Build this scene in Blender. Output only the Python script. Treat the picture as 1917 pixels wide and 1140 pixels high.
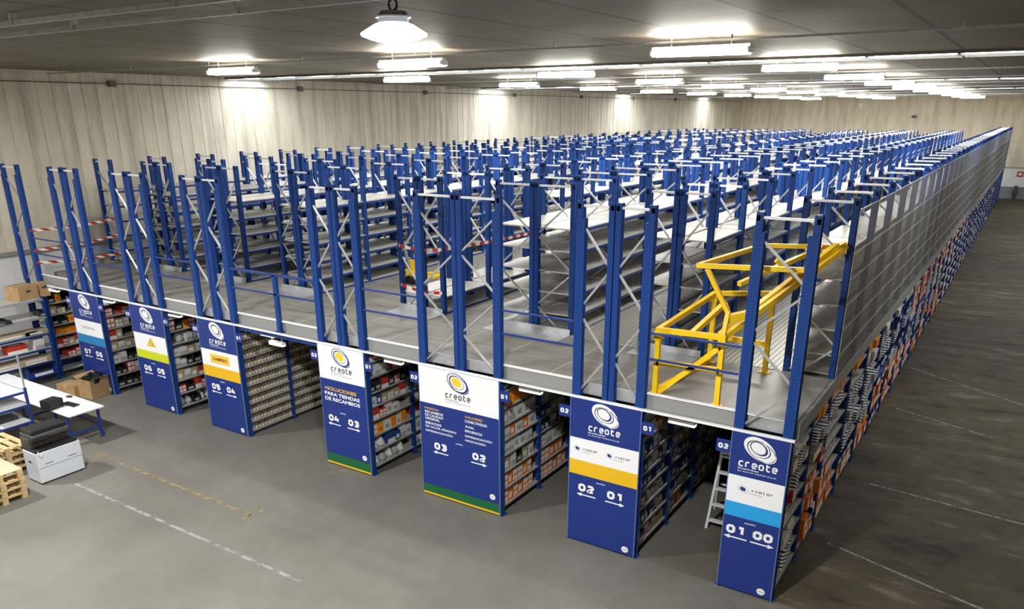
import bpy, math, random
from mathutils import Vector, Matrix
random.seed(7)
for o in list(bpy.data.objects): bpy.data.objects.remove(o)
scene = bpy.context.scene
COL = scene.collection
PI = math.pi

# ------------------------------------------------------------------ camera
cam_d = bpy.data.cameras.new('camera'); cam = bpy.data.objects.new('camera', cam_d); COL.objects.link(cam)
yaw, pitch, roll = -0.574807, -0.356007, -0.002566
cy, sy, cp, sp = math.cos(yaw), math.sin(yaw), math.cos(pitch), math.sin(pitch)
fw = Vector((sy*cp, cy*cp, sp)); rt = Vector((cy, -sy, 0)); up = rt.cross(fw)
r2 = math.cos(roll)*rt + math.sin(roll)*up; u2 = -math.sin(roll)*rt + math.cos(roll)*up
M = Matrix((r2, u2, -fw)).transposed().to_4x4(); M.translation = Vector((5.28782, -10.44860, 6.90975))
cam.matrix_world = M
cam_d.sensor_width = 36.0; cam_d.sensor_fit = 'HORIZONTAL'
cam_d.lens = 1456.342/1917*36.0
cam_d.shift_y = 179.958/1917
cam_d.clip_start = 0.05; cam_d.clip_end = 300
scene.camera = cam
# ------------------------------------------------------------------ world, exposure
w = bpy.data.worlds.new('hall_world'); scene.world = w; w.use_nodes = True
w.node_tree.nodes['Background'].inputs[0].default_value = (0.9, 0.95, 1, 1)
w.node_tree.nodes['Background'].inputs[1].default_value = 0.05
vs = scene.view_settings
vs.view_transform = 'Standard'; vs.look = 'None'; vs.gamma = 1; vs.use_curve_mapping = False
vs.exposure = 0.0
TUBE_E = 100.0      # fluorescent tube surface radiance
BATTEN_W = 30.0    # light thrown down by each batten
SKY_E = 10.0        # skylight radiance
BAY_W = 860.0      # high bay lamp

# ------------------------------------------------------------------ materials
MATS = {}
def mat(name, col, rough=0.5, metal=0.0, noise=0, nscale=4.0, emit=None, spec=0.5):
    if name in MATS: return MATS[name]
    m = bpy.data.materials.new(name); m.use_nodes = True; nt = m.node_tree; b = nt.nodes['Principled BSDF']
    b.inputs['Base Color'].default_value = (*col, 1); b.inputs['Roughness'].default_value = rough
    b.inputs['Metallic'].default_value = metal; b.inputs['Specular IOR Level'].default_value = spec
    if noise:
        t = nt.nodes.new('ShaderNodeTexCoord'); n = nt.nodes.new('ShaderNodeTexNoise')
        n.inputs['Scale'].default_value = nscale; n.inputs['Detail'].default_value = 4
        r = nt.nodes.new('ShaderNodeValToRGB')
        r.color_ramp.elements[0].position = 0.3; r.color_ramp.elements[1].position = 0.7
        r.color_ramp.elements[0].color = (*[c*(1-noise) for c in col], 1)
        r.color_ramp.elements[1].color = (*[min(1, c*(1+noise)) for c in col], 1)
        nt.links.new(t.outputs['Object'], n.inputs['Vector']); nt.links.new(n.outputs['Fac'], r.inputs[0])
        nt.links.new(r.outputs[0], b.inputs['Base Color'])
    if emit:
        b.inputs['Emission Color'].default_value = (*emit[0], 1); b.inputs['Emission Strength'].default_value = emit[1]
    MATS[name] = m
    return m
class NT:
    """small node helper"""
    def __init__(s, m): s.nt = m.node_tree; s.b = s.nt.nodes.get('Principled BSDF')
    def n(s, t, **k):
        x = s.nt.nodes.new(t)
        for a, v in k.items(): setattr(x, a, v)
        return x
    def l(s, a, b): s.nt.links.new(a, b)
    def math(s, op, a, b=None):
        x = s.n('ShaderNodeMath', operation=op)
        for i, v in enumerate((a, b)):
            if v is None: continue
            if isinstance(v, (int, float)): x.inputs[i].default_value = v
            else: s.l(v, x.inputs[i])
        return x.outputs[0]
    def xyz(s, kind='Object'):
        t = s.n('ShaderNodeTexCoord'); q = s.n('ShaderNodeSeparateXYZ'); s.l(t.outputs[kind], q.inputs[0])
        return t.outputs[kind], q.outputs[0], q.outputs[1], q.outputs[2]
    def noise(s, vec, sc, det=4, rough=.55, scale3=None):
        if scale3:
            mp = s.n('ShaderNodeMapping'); mp.inputs['Scale'].default_value = scale3; s.l(vec, mp.inputs[0]); vec = mp.outputs[0]
        x = s.n('ShaderNodeTexNoise'); x.inputs['Scale'].default_value = sc; x.inputs['Detail'].default_value = det
        x.inputs['Roughness'].default_value = rough; s.l(vec, x.inputs['Vector']); return x.outputs['Fac']
    def ramp(s, f, stops):
        r = s.n('ShaderNodeValToRGB'); e = r.color_ramp.elements
        while len(e) < len(stops): e.new(.5)
        for i, (p, c) in enumerate(stops): e[i].position = p; e[i].color = (*c, 1) if len(c) == 3 else c
        s.l(f, r.inputs[0]); return r.outputs[0]
    def mix(s, f, a, b, mode='MIX'):
        x = s.n('ShaderNodeMix', data_type='RGBA', blend_type=mode)
        for i, v in ((0, f), (6, a), (7, b)):
            if isinstance(v, (int, float)): x.inputs[i].default_value = v
            elif isinstance(v, tuple): x.inputs[i].default_value = (*v, 1)
            else: s.l(v, x.inputs[i])
        return x.outputs[2]
    def line(s, c, period, width, off=0.0):
        """1 on a thin line repeated every period along coordinate c"""
        d = s.math('SUBTRACT', c, off); d = s.math('DIVIDE', d, period); f = s.math('FRACT', d)
        f = s.math('SUBTRACT', f, .5); f = s.math('ABSOLUTE', f)
        return s.math('GREATER_THAN', f, .5-width/period/2)
def newmat(name, rough=.6, metal=0):
    m = bpy.data.materials.new(name); m.use_nodes = True; h = NT(m)
    h.b.inputs['Roughness'].default_value = rough; h.b.inputs['Metallic'].default_value = metal; MATS[name] = m
    return m, h

BLUE = (0.020, 0.082, 0.40)
def post_mat():
    m, h = newmat('blue_painted_steel', .5); h.b.inputs['Specular IOR Level'].default_value = .2
    v, x, y, z = h.xyz()
    a = h.line(z, .05, .022); b = h.math('MULTIPLY', h.math('GREATER_THAN', h.math('ABSOLUTE', x), .016), h.math('LESS_THAN', h.math('ABSOLUTE', x), .026))
    hole = h.math('MULTIPLY', a, b)
    c = h.mix(h.noise(v, 3), (.010, .044, .20), (.015, .059, .25))
    c = h.mix(hole, c, (.006, .02, .09)); h.l(c, h.b.inputs['Base Color'])
    return m
M_POST = post_mat()
M_BLUE = mat('blue_beam_steel', (.011, .040, .20), .4, 0, .15, 3)
M_DBLUE = mat('dark_blue_steel', (.010, .030, .16), .5, 0, .2, 4)
M_GALV = mat('galvanised_steel', (.52, .53, .54), .38, .55, .12, 6)
M_SHELF = mat('galvanised_shelf_sheet', (.56, .545, .50), .45, .25, .08, 5)
M_WHITE = mat('white_paint', (.85, .85, .84), .5)
M_YEL = mat('yellow_paint', (.95, .60, .008), .4, 0, .08, 4)
M_BLK = mat('black_plastic', (.012, .012, .013), .5)
M_DGREY = mat('dark_grey_plastic', (.05, .048, .045), .5, 0, .2, 9)
M_CARD = mat('brown_cardboard', (.42, .26, .12), .8, 0, .12, 6)
M_CARD2 = mat('pale_cardboard', (.50, .40, .26), .8, 0, .12, 6)
M_WOOD = mat('pallet_pine', (.56, .40, .20), .75, 0, .25, 9)
M_ALU = mat('bright_aluminium', (.85, .85, .86), .35, .2)

def floor_mat():
    m, h = newmat('polished_concrete_floor', .48)
    v, x, y, z = h.xyz()
    n1 = h.noise(v, .35, 6, .6); n2 = h.noise(v, 2.6, 6, .62); n3 = h.noise(v, 1.1, 6, .72, (.45, 1.1, 1))
    c = h.ramp(n1, [(.3, (.125, .118, .098)), (.52, (.166, .156, .131)), (.72, (.205, .192, .163))])
    c = h.mix(h.math('MULTIPLY', h.ramp(n2, [(.42, (0, 0, 0)), (.6, (1, 1, 1))]), .28), c, (.125, .117, .10))
    # side aisle: dimness painted into the brown film, with worn pale and black patches
    sd = h.n('ShaderNodeMapRange'); sd.inputs[1].default_value = 2.2; sd.inputs[2].default_value = 4.4; h.l(h.math('ADD', x, h.math('MULTIPLY', h.math('GREATER_THAN', y, .0), 1.2)), sd.inputs[0]); side = sd.outputs[0]
    dim_dirt = h.ramp(n3, [(.36, (.018, .013, .008)), (.44, (.058, .040, .020)), (.57, (.080, .059, .032)), (.66, (.17, .14, .095))])
    c = h.mix(h.math('MULTIPLY', side, .93), c, dim_dirt)
    c = h.mix(h.math('MULTIPLY', h.math('MULTIPLY', h.line(y, 3.45, .02, 1.5), side), .35), c, (.25, .20, .12)); c = h.mix(h.math('MULTIPLY', h.math('MULTIPLY', h.line(x, 4.0, .02, 2.75), side), .6), c, (.02, .015, .01))
    h.l(c, h.b.inputs['Base Color'])
    h.l(h.math('ADD', h.ramp(n2, [(.3, (.42,)*3), (.7, (.6,)*3)]), h.math('MULTIPLY', side, .2)), h.b.inputs['Roughness'])
    h.b.inputs['Specular IOR Level'].default_value = .3
    bp = h.n('ShaderNodeBump'); bp.inputs['Strength'].default_value = .08; h.l(n2, bp.inputs['Height']); h.l(bp.outputs[0], h.b.inputs['Normal'])
    return m
def ceil_mat():
    m, h = newmat('ribbed_roof_sheet', .6)
    v, x, y, z = h.xyz()
    n1 = h.noise(v, .5, 5); n2 = h.noise(v, 1.4, 5, .6, (.15, 1.6, 1))
    c = h.ramp(n1, [(.3, (.165, .132, .090)), (.7, (.225, .182, .128))])
    c = h.mix(h.math('MULTIPLY', n2, .5), c, (.105, .083, .058))
    sheet = h.line(y, 1.57, .05, .2); beam = h.line(x, 1.63, .08, .38)
    c = h.mix(h.math('MULTIPLY', sheet, .6), c, (.05, .04, .03)); c = h.mix(h.math('MULTIPLY', beam, .8), c, (.03, .025, .02))
    h.l(c, h.b.inputs['Base Color'])
    return m
def wall_mat(name, lo, hi):
    m, h = newmat(name, .85)
    v, x, y, z = h.xyz()
    n1 = h.noise(v, .45, 6, .6); n2 = h.noise(v, 1.7, 6, .65, (1, 1.6, .16)); n3 = h.noise(v, 7, 4, .6)
    c = h.ramp(n1, [(.3, lo), (.7, hi)])
    c = h.mix(h.math('MULTIPLY', h.ramp(n2, [(.45, (0, 0, 0)), (.64, (1, 1, 1))]), .6), c, tuple(a*.62 for a in lo))
    c = h.mix(h.math('MULTIPLY', h.ramp(n3, [(.5, (0, 0, 0)), (.75, (1, 1, 1))]), .25), c, tuple(a*.75 for a in lo))
    h.l(c, h.b.inputs['Base Color'])
    bp = h.n('ShaderNodeBump'); bp.inputs['Strength'].default_value = .15; h.l(n3, bp.inputs['Height']); h.l(bp.outputs[0], h.b.inputs['Normal'])
    return m
def deck_mat():
    m, h = newmat('grey_deck_boards', .55)
    v, x, y, z = h.xyz()
    n = h.noise(v, 1.3, 5, .6, (.35, 3, 1))
    c = h.ramp(n, [(.3, (.165, .158, .142)), (.7, (.25, .242, .218))])
    ln = h.math('MAXIMUM', h.line(x, 1.22, .014, .3), h.line(y, .86, .012, .12))
    c = h.mix(h.math('MULTIPLY', ln, .8), c, (.62, .60, .55)); h.l(c, h.b.inputs['Base Color'])
    return m
def grate_mat():
    m, h = newmat('punched_steel_grating', .4, .4)
    v, x, y, z = h.xyz()
    g = h.math('MAXIMUM', h.line(x, .09, .03), h.line(y, .06, .026))
    c = h.mix(g, (.11, .10, .085), (.72, .69, .61)); h.l(c, h.b.inputs['Base Color'])  # cream tone paints in the light that passes through the grating
    return m
def plate_mat():
    m, h = newmat('ribbed_deck_plate', .42, .3)
    v, x, y, z = h.xyz()
    g = h.line(y, .06, .02); c = h.mix(h.math('MULTIPLY', g, .6), h.ramp(h.noise(v, 2), [(.3, (.27, .265, .25)), (.7, (.36, .35, .33))]), (.16, .155, .14))
    h.l(c, h.b.inputs['Base Color'])
    return m
def mesh_mat():
    """fine woven wire mesh: a grid of opaque wires with open holes"""
    m, h = newmat('fine_wire_mesh', .45, .3)
    h.b.inputs['Base Color'].default_value = (.24, .235, .22, 1)
    v, x, y, z = h.xyz()
    op = h.math('MAXIMUM', h.line(y, .024, .0056), h.line(z, .024, .0056))
    tr = h.n('ShaderNodeBsdfTransparent'); mx = h.n('ShaderNodeMixShader')
    h.l(op, mx.inputs[0]); h.l(tr.outputs[0], mx.inputs[1]); h.l(h.b.outputs[0], mx.inputs[2])
    h.l(mx.outputs[0], h.nt.nodes['Material Output'].inputs[0])
    return m
def stripe_mat(name, a, b, scale, axis=2, slant=.35):
    m, h = newmat(name, .45)
    v, x, y, z = h.xyz()
    t = h.math('ADD', (x, y, z)[axis], h.math('MULTIPLY', (y, z, y)[axis], slant))
    g = h.math('GREATER_THAN', h.math('FRACT', h.math('DIVIDE', t, scale)), .5)
    h.l(h.mix(g, a, b), h.b.inputs['Base Color']); return m
M_FLOOR, M_CEIL, M_DECK, M_GRATE, M_PLATE, M_MESH = floor_mat(), ceil_mat(), deck_mat(), grate_mat(), plate_mat(), mesh_mat()
M_WALL = wall_mat('stained_cream_concrete', (.66, .60, .47), (.82, .76, .62))
M_WALLB = wall_mat('beige_back_wall', (.78, .69, .53), (.86, .78, .62))
M_WALLW = mat('white_wall_paint', (.78, .78, .76), .8, 0, .05, 2)
M_STRIPE = stripe_mat('navy_white_striped_wrap', (.82, .83, .85), (.012, .02, .07), .24, 2, .5)
M_TAPE = stripe_mat('red_white_barrier_tape', (.80, .78, .72), (.50, .02, .015), .30, 0, .9)
M_TAPEY = stripe_mat('red_white_barrier_tape_long', (.80, .78, .72), (.42, .03, .02), .34, 1, 2.0)

# ------------------------------------------------------------------ mesh helpers
class MB:
    def __init__(s): s.v = []; s.f = []; s.m = []
    def box(s, x0, x1, y0, y1, z0, z1, mi=0):
        b = len(s.v)
        s.v += [(x0,y0,z0),(x1,y0,z0),(x1,y1,z0),(x0,y1,z0),(x0,y0,z1),(x1,y0,z1),(x1,y1,z1),(x0,y1,z1)]
        s.f += [tuple(b+i for i in q) for q in ((0,3,2,1),(4,5,6,7),(0,1,5,4),(1,2,6,5),(2,3,7,6),(3,0,4,7))]; s.m += [mi]*6; return s
    def quad(s, pts, mi=0):
        b = len(s.v); s.v += [tuple(p) for p in pts]; s.f.append(tuple(range(b, b+len(pts)))); s.m.append(mi); return s
    def bar(s, a, b_, w=.03, d=None, mi=0, n=4, rot=PI/4):
        a, b_ = Vector(a), Vector(b_); ax = (b_-a).normalized(); d = d or w
        ref = Vector((0,0,1)) if abs(ax.z) < .95 else Vector((1,0,0))
        e1 = ax.cross(ref).normalized(); e2 = ax.cross(e1).normalized(); b = len(s.v)
        k = 1/math.cos(PI/n)/2
        for p in (a, b_):
            for i in range(n):
                t = rot+2*PI*i/n; s.v.append(tuple(p+e1*math.cos(t)*w*k+e2*math.sin(t)*d*k))
        for i in range(n):
            j = (i+1) % n; s.f.append((b+i, b+j, b+n+j, b+n+i)); s.m.append(mi)
        s.f.append(tuple(b+i for i in reversed(range(n)))); s.f.append(tuple(b+n+i for i in range(n))); s.m += [mi]*2; return s
    def tube(s, a, b_, r, mi=0, n=10): return s.bar(a, b_, 2*r*math.cos(PI/n), None, mi, n, 0)
    def path(s, pts, r, mi=0, n=6):
        for a, b in zip(pts, pts[1:]): s.tube(a, b, r, mi, n)
        return s
    def lathe(s, prof, c=(0,0,0), n=24, mi=0):
        b = len(s.v)
        for r, z in prof:
            for i in range(n): t = 2*PI*i/n; s.v.append((c[0]+r*math.cos(t), c[1]+r*math.sin(t), c[2]+z))
        for k in range(len(prof)-1):
            for i in range(n):
                j = (i+1) % n; s.f.append((b+k*n+i, b+k*n+j, b+(k+1)*n+j, b+(k+1)*n+i)); s.m.append(mi)
        return s
    def mesh(s, name, mats, bevel=0, smooth=False):
        me = bpy.data.meshes.new(name); me.from_pydata(s.v, [], s.f)
        for q in (mats if isinstance(mats, (list, tuple)) else [mats]): me.materials.append(q)
        me.polygons.foreach_set('material_index', s.m)
        if smooth: me.polygons.foreach_set('use_smooth', [True]*len(me.polygons))
        me.update(); return me
    def build(s, name, mats, parent=None, loc=(0,0,0), bevel=0, smooth=False):
        me = s.mesh(name, mats, smooth=smooth)
        if bevel:
            import bmesh
            bm = bmesh.new(); bm.from_mesh(me)
            bmesh.ops.bevel(bm, geom=bm.edges[:], offset=bevel, segments=2, affect='EDGES', profile=.5); bm.to_mesh(me); bm.free()
        return link(name, me, parent, loc)
def link(name, me, parent=None, loc=(0,0,0)):
    o = bpy.data.objects.new(name, me); COL.objects.link(o); o.location = loc
    if parent: o.parent = parent
    return o
def tag(o, label=None, cat=None, group=None, kind=None):
    if label: o['label'] = label
    if cat: o['category'] = cat
    if group: o['group'] = group
    if kind: o['kind'] = kind
    return o
def thing(name, label, cat, loc=(0,0,0), group=None, rz=0):
    o = bpy.data.objects.new(name, None); COL.objects.link(o); o.location = loc; o.rotation_euler = (0,0,rz); o.empty_display_size = .2
    return tag(o, label, cat, group)
def copy_tree(o, parent=None):
    c = o.copy(); COL.objects.link(c); c.parent = parent
    for ch in [q for q in o.children]: copy_tree(ch, c)
    return c
def struct(o): o['kind'] = 'structure'; return o

# ------------------------------------------------------------------ the hall
XL, XR, YB, YF, ZC = -19.3, 13.0, 68.0, -17.0, 8.05
struct(MB().box(XL-.3, XR+.3, YF-.3, YB+.3, -.2, 0).build('floor', M_FLOOR))
struct(MB().box(XL-.3, XR+.3, YF-.3, YB+.3, ZC, ZC+.2).build('ceiling', M_CEIL))
b = MB(); y = YF; k = 0
while y < YB:                                  # ribbed precast panels: flat ribs with recessed grooves, joint every 7.7 m
    y2 = min(y+.45, YB)
    b.box(XL-.3, XL, y+.02, y2-.02, 3.05, ZC); b.box(XL-.3, XL-.012, y2-.02, y2+.02, 3.05, ZC); y = y2
struct(b.build('wall_left', M_WALL))
struct(MB().box(XL-.3, XL+.02, YF, YB, 0, 3.05).build('wall_left.001', M_WALLW))
struct(MB().box(XL+.02, XL+.12, YF, YB, 3.02, 3.12).build('trim_1', mat('grey_ledge', (.30, .29, .27), .7)))
b = MB(); x = XL
while x < XR:
    x2 = min(x+.6, XR); b.box(x+.01, x2-.01, YB, YB+.3, 2.5, ZC); b.box(x2-.01, x2+.01, YB+.02, YB+.3, 2.5, ZC); x = x2
struct(b.build('wall_back', M_WALLB))
struct(MB().box(XL, XR, YB-.02, YB+.3, .95, 2.5).box(XL, XR, YB-.03, YB+.3, 0, .95, 1).build('wall_back.001', [M_WALLW, mat('grey_dado_paint', (.20, .215, .24), .6)]))
struct(MB().box(XL, XR, YB-.14, YB-.02, 2.46, 2.56).build('trim_2', M_GALV))
struct(MB().box(XR, XR+.3, YF, YB, 0, ZC).build('wall_right', M_WALLB))
struct(MB().box(XL, XR, YF-.3, YF, 0, ZC).build('wall_front', M_WALLB))

# skylight strips let in daylight across the roof
M_SKY = mat('skylight_daylight_panel', (.8, .85, .9), .5, emit=((.90, .95, 1.0), SKY_E))
for n, (y0, y1) in enumerate([(8.9, 10.5), (24.6, 26.6), (40.5, 42.6), (56.3, 58.3)]):
    b = MB().box(XL+.1, XR, y0, y1, ZC-.02, ZC-.005)
    x = XL+.1
    while x < XR: b.box(x-.03, x+.03, y0, y1, ZC-.07, ZC-.02, 1); x += 1.75
    b.box(XL+.1, XR, y0-.05, y0, ZC-.06, ZC, 1).box(XL+.1, XR, y1, y1+.05, ZC-.06, ZC, 1)
    struct(b.build('window_%d' % (n+1), [M_SKY, mat('roof_purlin', (.10, .09, .075), .6)]))

# twin tube battens on conduits, a grid 6.3 m apart
M_TUBE = mat('lit_fluorescent_tube', (1, 1, 1), .4, emit=((1.0, .965, .88), TUBE_E))
def make_batten():
    t = thing('ceiling_lamp', 'x', 'ceiling lamp')
    MB().box(-.82, .82, -.06, .06, .05, .11).box(-.82, -.79, -.12, .12, -.02, .06).box(.79, .82, -.12, .12, -.02, .06).bar((-.5, 0, .11), (-.5, 0, .25), .02).bar((.5, 0, .11), (.5, 0, .25), .02).build('housing', M_WHITE, t)
    for s in (-1, 1): MB().tube((-.79, s*.085, .01), (.79, s*.085, .0), .042, n=8).build('tube', M_TUBE, t)
    ld = bpy.data.lights.new('batten_light', 'AREA'); ld.shape = 'RECTANGLE'; ld.size = 1.6; ld.size_y = .22; ld.energy = BATTEN_W; ld.color = (1, .96, .87)
    lo = bpy.data.objects.new('batten_light', ld); COL.objects.link(lo); lo.parent = t; lo.location = (0, 0, -.035)
    return t
bat = None
colname = {-11.05: 'left', -5.6: 'middle', .4: 'right'}
ordn = ['nearest', 'second', 'third', 'fourth', 'fifth', 'sixth', 'seventh', 'eighth', 'ninth', 'farthest']
for X in (-11.05, -5.6, .4):
    for k in range(10):
        o = make_batten() if bat is None else copy_tree(bat)
        if bat is None: bat = o
        o.location = (X, 2.7+6.3*k, 7.78)
        o['label'] = 'lit white twin-tube ceiling lamp, %s from the camera in the %s row' % (ordn[k], colname[X]); o['group'] = 'twin tube ceiling lamps'
for k in range(10):
    y = 2.7+6.3*k
    c = MB().bar((XL+.1, y, 7.96), (XR-.05, y, 7.96), .035)
    for q in range(10): c.bar((XL+1+q*3.2, y, 7.96), (XL+1+q*3.2, y, 8.045), .02)
    tag(c.build('conduit', M_GALV), '%s pale cable conduit from the camera carrying a row of ceiling lamps' % ordn[k], 'conduit', 'lamp conduits')
for nm, yy, lb in (('conduit', -4.95, 'pale pipe under the roof at top left, farther left of the pair'), ('conduit', -4.2, 'pale pipe under the roof at top left, lower of the pair')):
    c = MB().bar((XL+.1, yy, 7.93), (XR-.05, yy, 7.93), .055)
    for q in range(10): c.box(XL+1+q*3.2, XL+1.06+q*3.2, yy-.04, yy+.04, 7.9, 8.045)
    tag(c.build(nm, M_GALV), lb, 'conduit')
# high bay lamp, plus the ones hanging behind the camera's left that light the open floor
def high_bay(x, y, z, label):
    t = thing('high_bay_lamp', label, 'ceiling lamp', (x, y, z))
    MB().lathe([(.0, -.035), (.10, -.035), (.16, -.02), (.215, 0), (.222, .012), (.215, .02), (.13, .07), (.10, .08), (0, .08)], n=32).build('lens', mat('lit_high_bay_lens', (1, 1, 1), .3, emit=((.97, .98, 1), 14)), t, smooth=True)
    b = MB().lathe([(.0, .081), (.10, .081), (.10, .13), (.085, .15), (0, .15)], n=20)
    for q in range(12): a = q*PI/6; b.bar((.09*math.cos(a), .09*math.sin(a), .115), (.115*math.cos(a), .115*math.sin(a), .115), .06, .01)
    b.build('heat_sink', mat('lamp_grey_metal', (.22, .22, .24), .4, .6), t)
    r = MB(); P = [(.035*math.cos(a*PI/8), 0, .19+.035*math.sin(a*PI/8)) for a in range(17)]; r.path(P, .008)
    r.build('hanging_ring', M_DGREY, t); MB().bar((0, 0, .225), (0, 0, ZC-z), .01).build('suspension_cable', M_DGREY, t)
    ld = bpy.data.lights.new('bay_light', 'AREA'); ld.shape = 'DISK'; ld.size = .4; ld.energy = BAY_W; ld.color = (.97, .98, 1)
    lo = bpy.data.objects.new('bay_light', ld); COL.objects.link(lo); lo.parent = t; lo.location = (0, 0, -.045)
high_bay(1.53, -6.08, 7.38, 'round lit high bay lamp hanging at the top of the picture')
high_bay(-6.0, -6.3, 7.38, 'round high bay lamp over the open floor, second from the right')
high_bay(-13.5, -6.3, 7.38, 'round high bay lamp over the workbench on the left')

# cable along the left wall with junction boxes
c = MB().bar((XL+.04, YF, 7.74), (XL+.04, YB, 7.74), .025)
tag(c.build('wall_cable', M_DGREY), 'thin dark cable running high along the left wall', 'cable')
for k in range(7):
    tag(MB().box(-.0, .10, -.11, .11, -.09, .09).box(.1, .11, -.09, .09, -.07, .07).build('junction_box', mat('brown_box_plastic', (.16, .12, .09), .6), loc=(XL+.02, 4.66+7.7*k, 7.74)),
        'small brown junction box on the left wall cable, %s from the left' % (ordn[k]), 'junction box', 'wall cable boxes')
# small fittings on the back wall
tag(MB().box(-.16, .16, -.1, 0, -.16, .16).build('wall_lamp', M_WHITE, loc=(-8.7, YB-.02, 7.34)), 'tiny white box high on the back wall under the lamps', 'wall box')
tag(MB().box(-.2, .2, -.12, 0, -.1, .1).build('wall_speaker', M_DGREY, loc=(-4.3, YB-.02, 6.4)), 'small grey horn speaker on the back wall', 'speaker')
t = thing('fire_sign', 'small red fire point sign on the white back wall at far right', 'sign', (4.3, YB-.03, 1.97))
MB().box(-.22, .22, -.03, 0, -.2, .2).build('backing', mat('sign_red', (.45, .02, .02), .5), t); MB().box(-.12, .12, -.04, -.03, -.1, .1).build('pictogram', M_WHITE, t)
t = thing('fire_extinguisher', 'dark cylinder unit against the grey dado at the far end', 'extinguisher', (4.2, YB-.25, 0))
MB().lathe([(0, .25), (.14, .27), (.16, .32), (.16, .8), (.1, .92), (.04, .97), (0, .97)], n=14).build('body', M_DGREY, t, smooth=True); MB().box(-.12, .12, -.03, .03, .97, 1.05).build('handle', M_BLK, t); MB().box(-.12, .12, -.12, .12, 0, .25).build('stand', M_DGREY, t)

# ------------------------------------------------------------------ mezzanine
ZD = 2.80
H = 2.60
ROW = {8: (-17.30, -16.50), 7: (-15.03, -13.80), 6: (-12.41, -11.15), 5: (-9.83, -8.58), 4: (-6.05, -4.83), 3: (-3.466, -1.715), 2: (-.305, .918), 1: (2.341, 3.154)}
YEND = {r: 2.5+1.7*28 for r in ROW}; YEND[1] = 2.5+1.7*37
mz = thing('mezzanine_floor', 'raised grey mezzanine floor spanning the racks at half height', 'platform', (0, 0, 0))
b = MB().box(-16.2, 3.2, .12, 2.45, ZD-.16, ZD).box(-18.6, -8.58, 2.45, 52, ZD-.16, ZD).box(-16.9, -16.2, .6, 2.45, ZD-.16, ZD)
b.build('deck', M_DECK, mz)
b = MB().box(-8.58, .918, 2.45, 4.2, ZD-.16, ZD, 0).box(-8.58, -1.72, 4.2, 52, ZD-.16, ZD, 0)
b.build('deck', M_DECK, mz)
MB().box(-1.715, 2.34, 2.46, 52, ZD, ZD+.012).build('grating', M_GRATE, mz)
MB().box(-1.72, 3.2, 4.2, 52, ZD-.16, ZD-.001).box(.918, 3.2, 2.45, 4.2, ZD-.16, ZD-.001).build('deck', M_GALV, mz)
MB().box(.96, 3.14, .13, 2.4, ZD, ZD+.012).build('deck_plate', M_PLATE, mz)
MB().box(-16.1, 3.2, -.05, -.005, 2.602, 2.635).build('front_trim', M_WHITE, mz)
segs = sorted([(ROW[r][1], ROW[r-1][0]) for r in range(2, 9)])
for a, c in segs:
    MB().box(a+.02, c-.02, .085, .105, 2.60, 2.85).box(a+.02, c-.02, .06, .115, 2.85, 2.872, 1).box(a+.02, c-.02, .02, .085, 2.60, 2.63, 0).build('toe_board', [mat('grey_toe_board', (.33, .33, .32), .45, .3), M_WHITE], mz)
    if abs(a+8.58) < .01: MB().box(a+.06, c-.06, .02, .08, 2.50, 2.60).build('edge_beam', M_BLUE, mz)
for r in (1, 2, 3, 4, 5, 6, 7):
    a, c = ROW[r]
    MB().box(a+.02, c-.02, .10, .13, 2.64, 2.83).build('toe_board', M_GALV, mz)
    # bright sill plate below the first upper bay
    if r > 1: MB().box(a, c, 1.98, 2.42, ZD+.001, ZD+.02).quad([(a, 2.42, ZD+.02), (c, 2.42, ZD+.02), (c, 2.44, ZD+.13), (a, 2.44, ZD+.13)]).build('sill_plate', M_GALV, mz)
MB().box(3.2, 3.212, .1, 65, 2.60, 2.83).build('edge_beam', mat('pale_grey_edging', (.22, .22, .21), .6), mz)
# guard rails between the rows
for i, (a, c) in enumerate(segs):
    nm = ['far left', 'second from the left', 'third from the left', 'left of the wide gap', 'in the wide gap with a centre post', 'third from the right', 'second from the right', 'rightmost']
    r = 8-i
    t = thing('guard_rail', 'blue guard rail along the mezzanine front edge ' + {8: 'at the far left end', 7: 'between the 07 and 06 panels', 6: 'left of the yellow-striped panel', 5: 'with a centre post over the widest gap', 4: 'left of the widest white-topped panel', 3: 'right of the widest white-topped panel', 2: 'in front of the yellow gate'}[r], 'guard rail', ((a+c)/2, 0, 0), 'mezzanine guard rails')
    hw = (c-a)/2
    th = .05 if r == 5 else .032
    MB().box(-hw+.03, hw-.03, .0, .03, 3.83-th/2, 3.83+th/2).build('top_rail', M_BLUE, t); MB().box(-hw+.03, hw-.03, .0, .03, 3.43-.016, 3.43+.016).build('mid_rail', M_BLUE, t)
    if r == 5: MB().box(-.045+.1, .045+.1, .0, .08, 2.64, 3.83).box(-.1+.1, .1+.1, -.01, .1, 2.64, 2.66).build('centre_post', M_POST, t)

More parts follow.
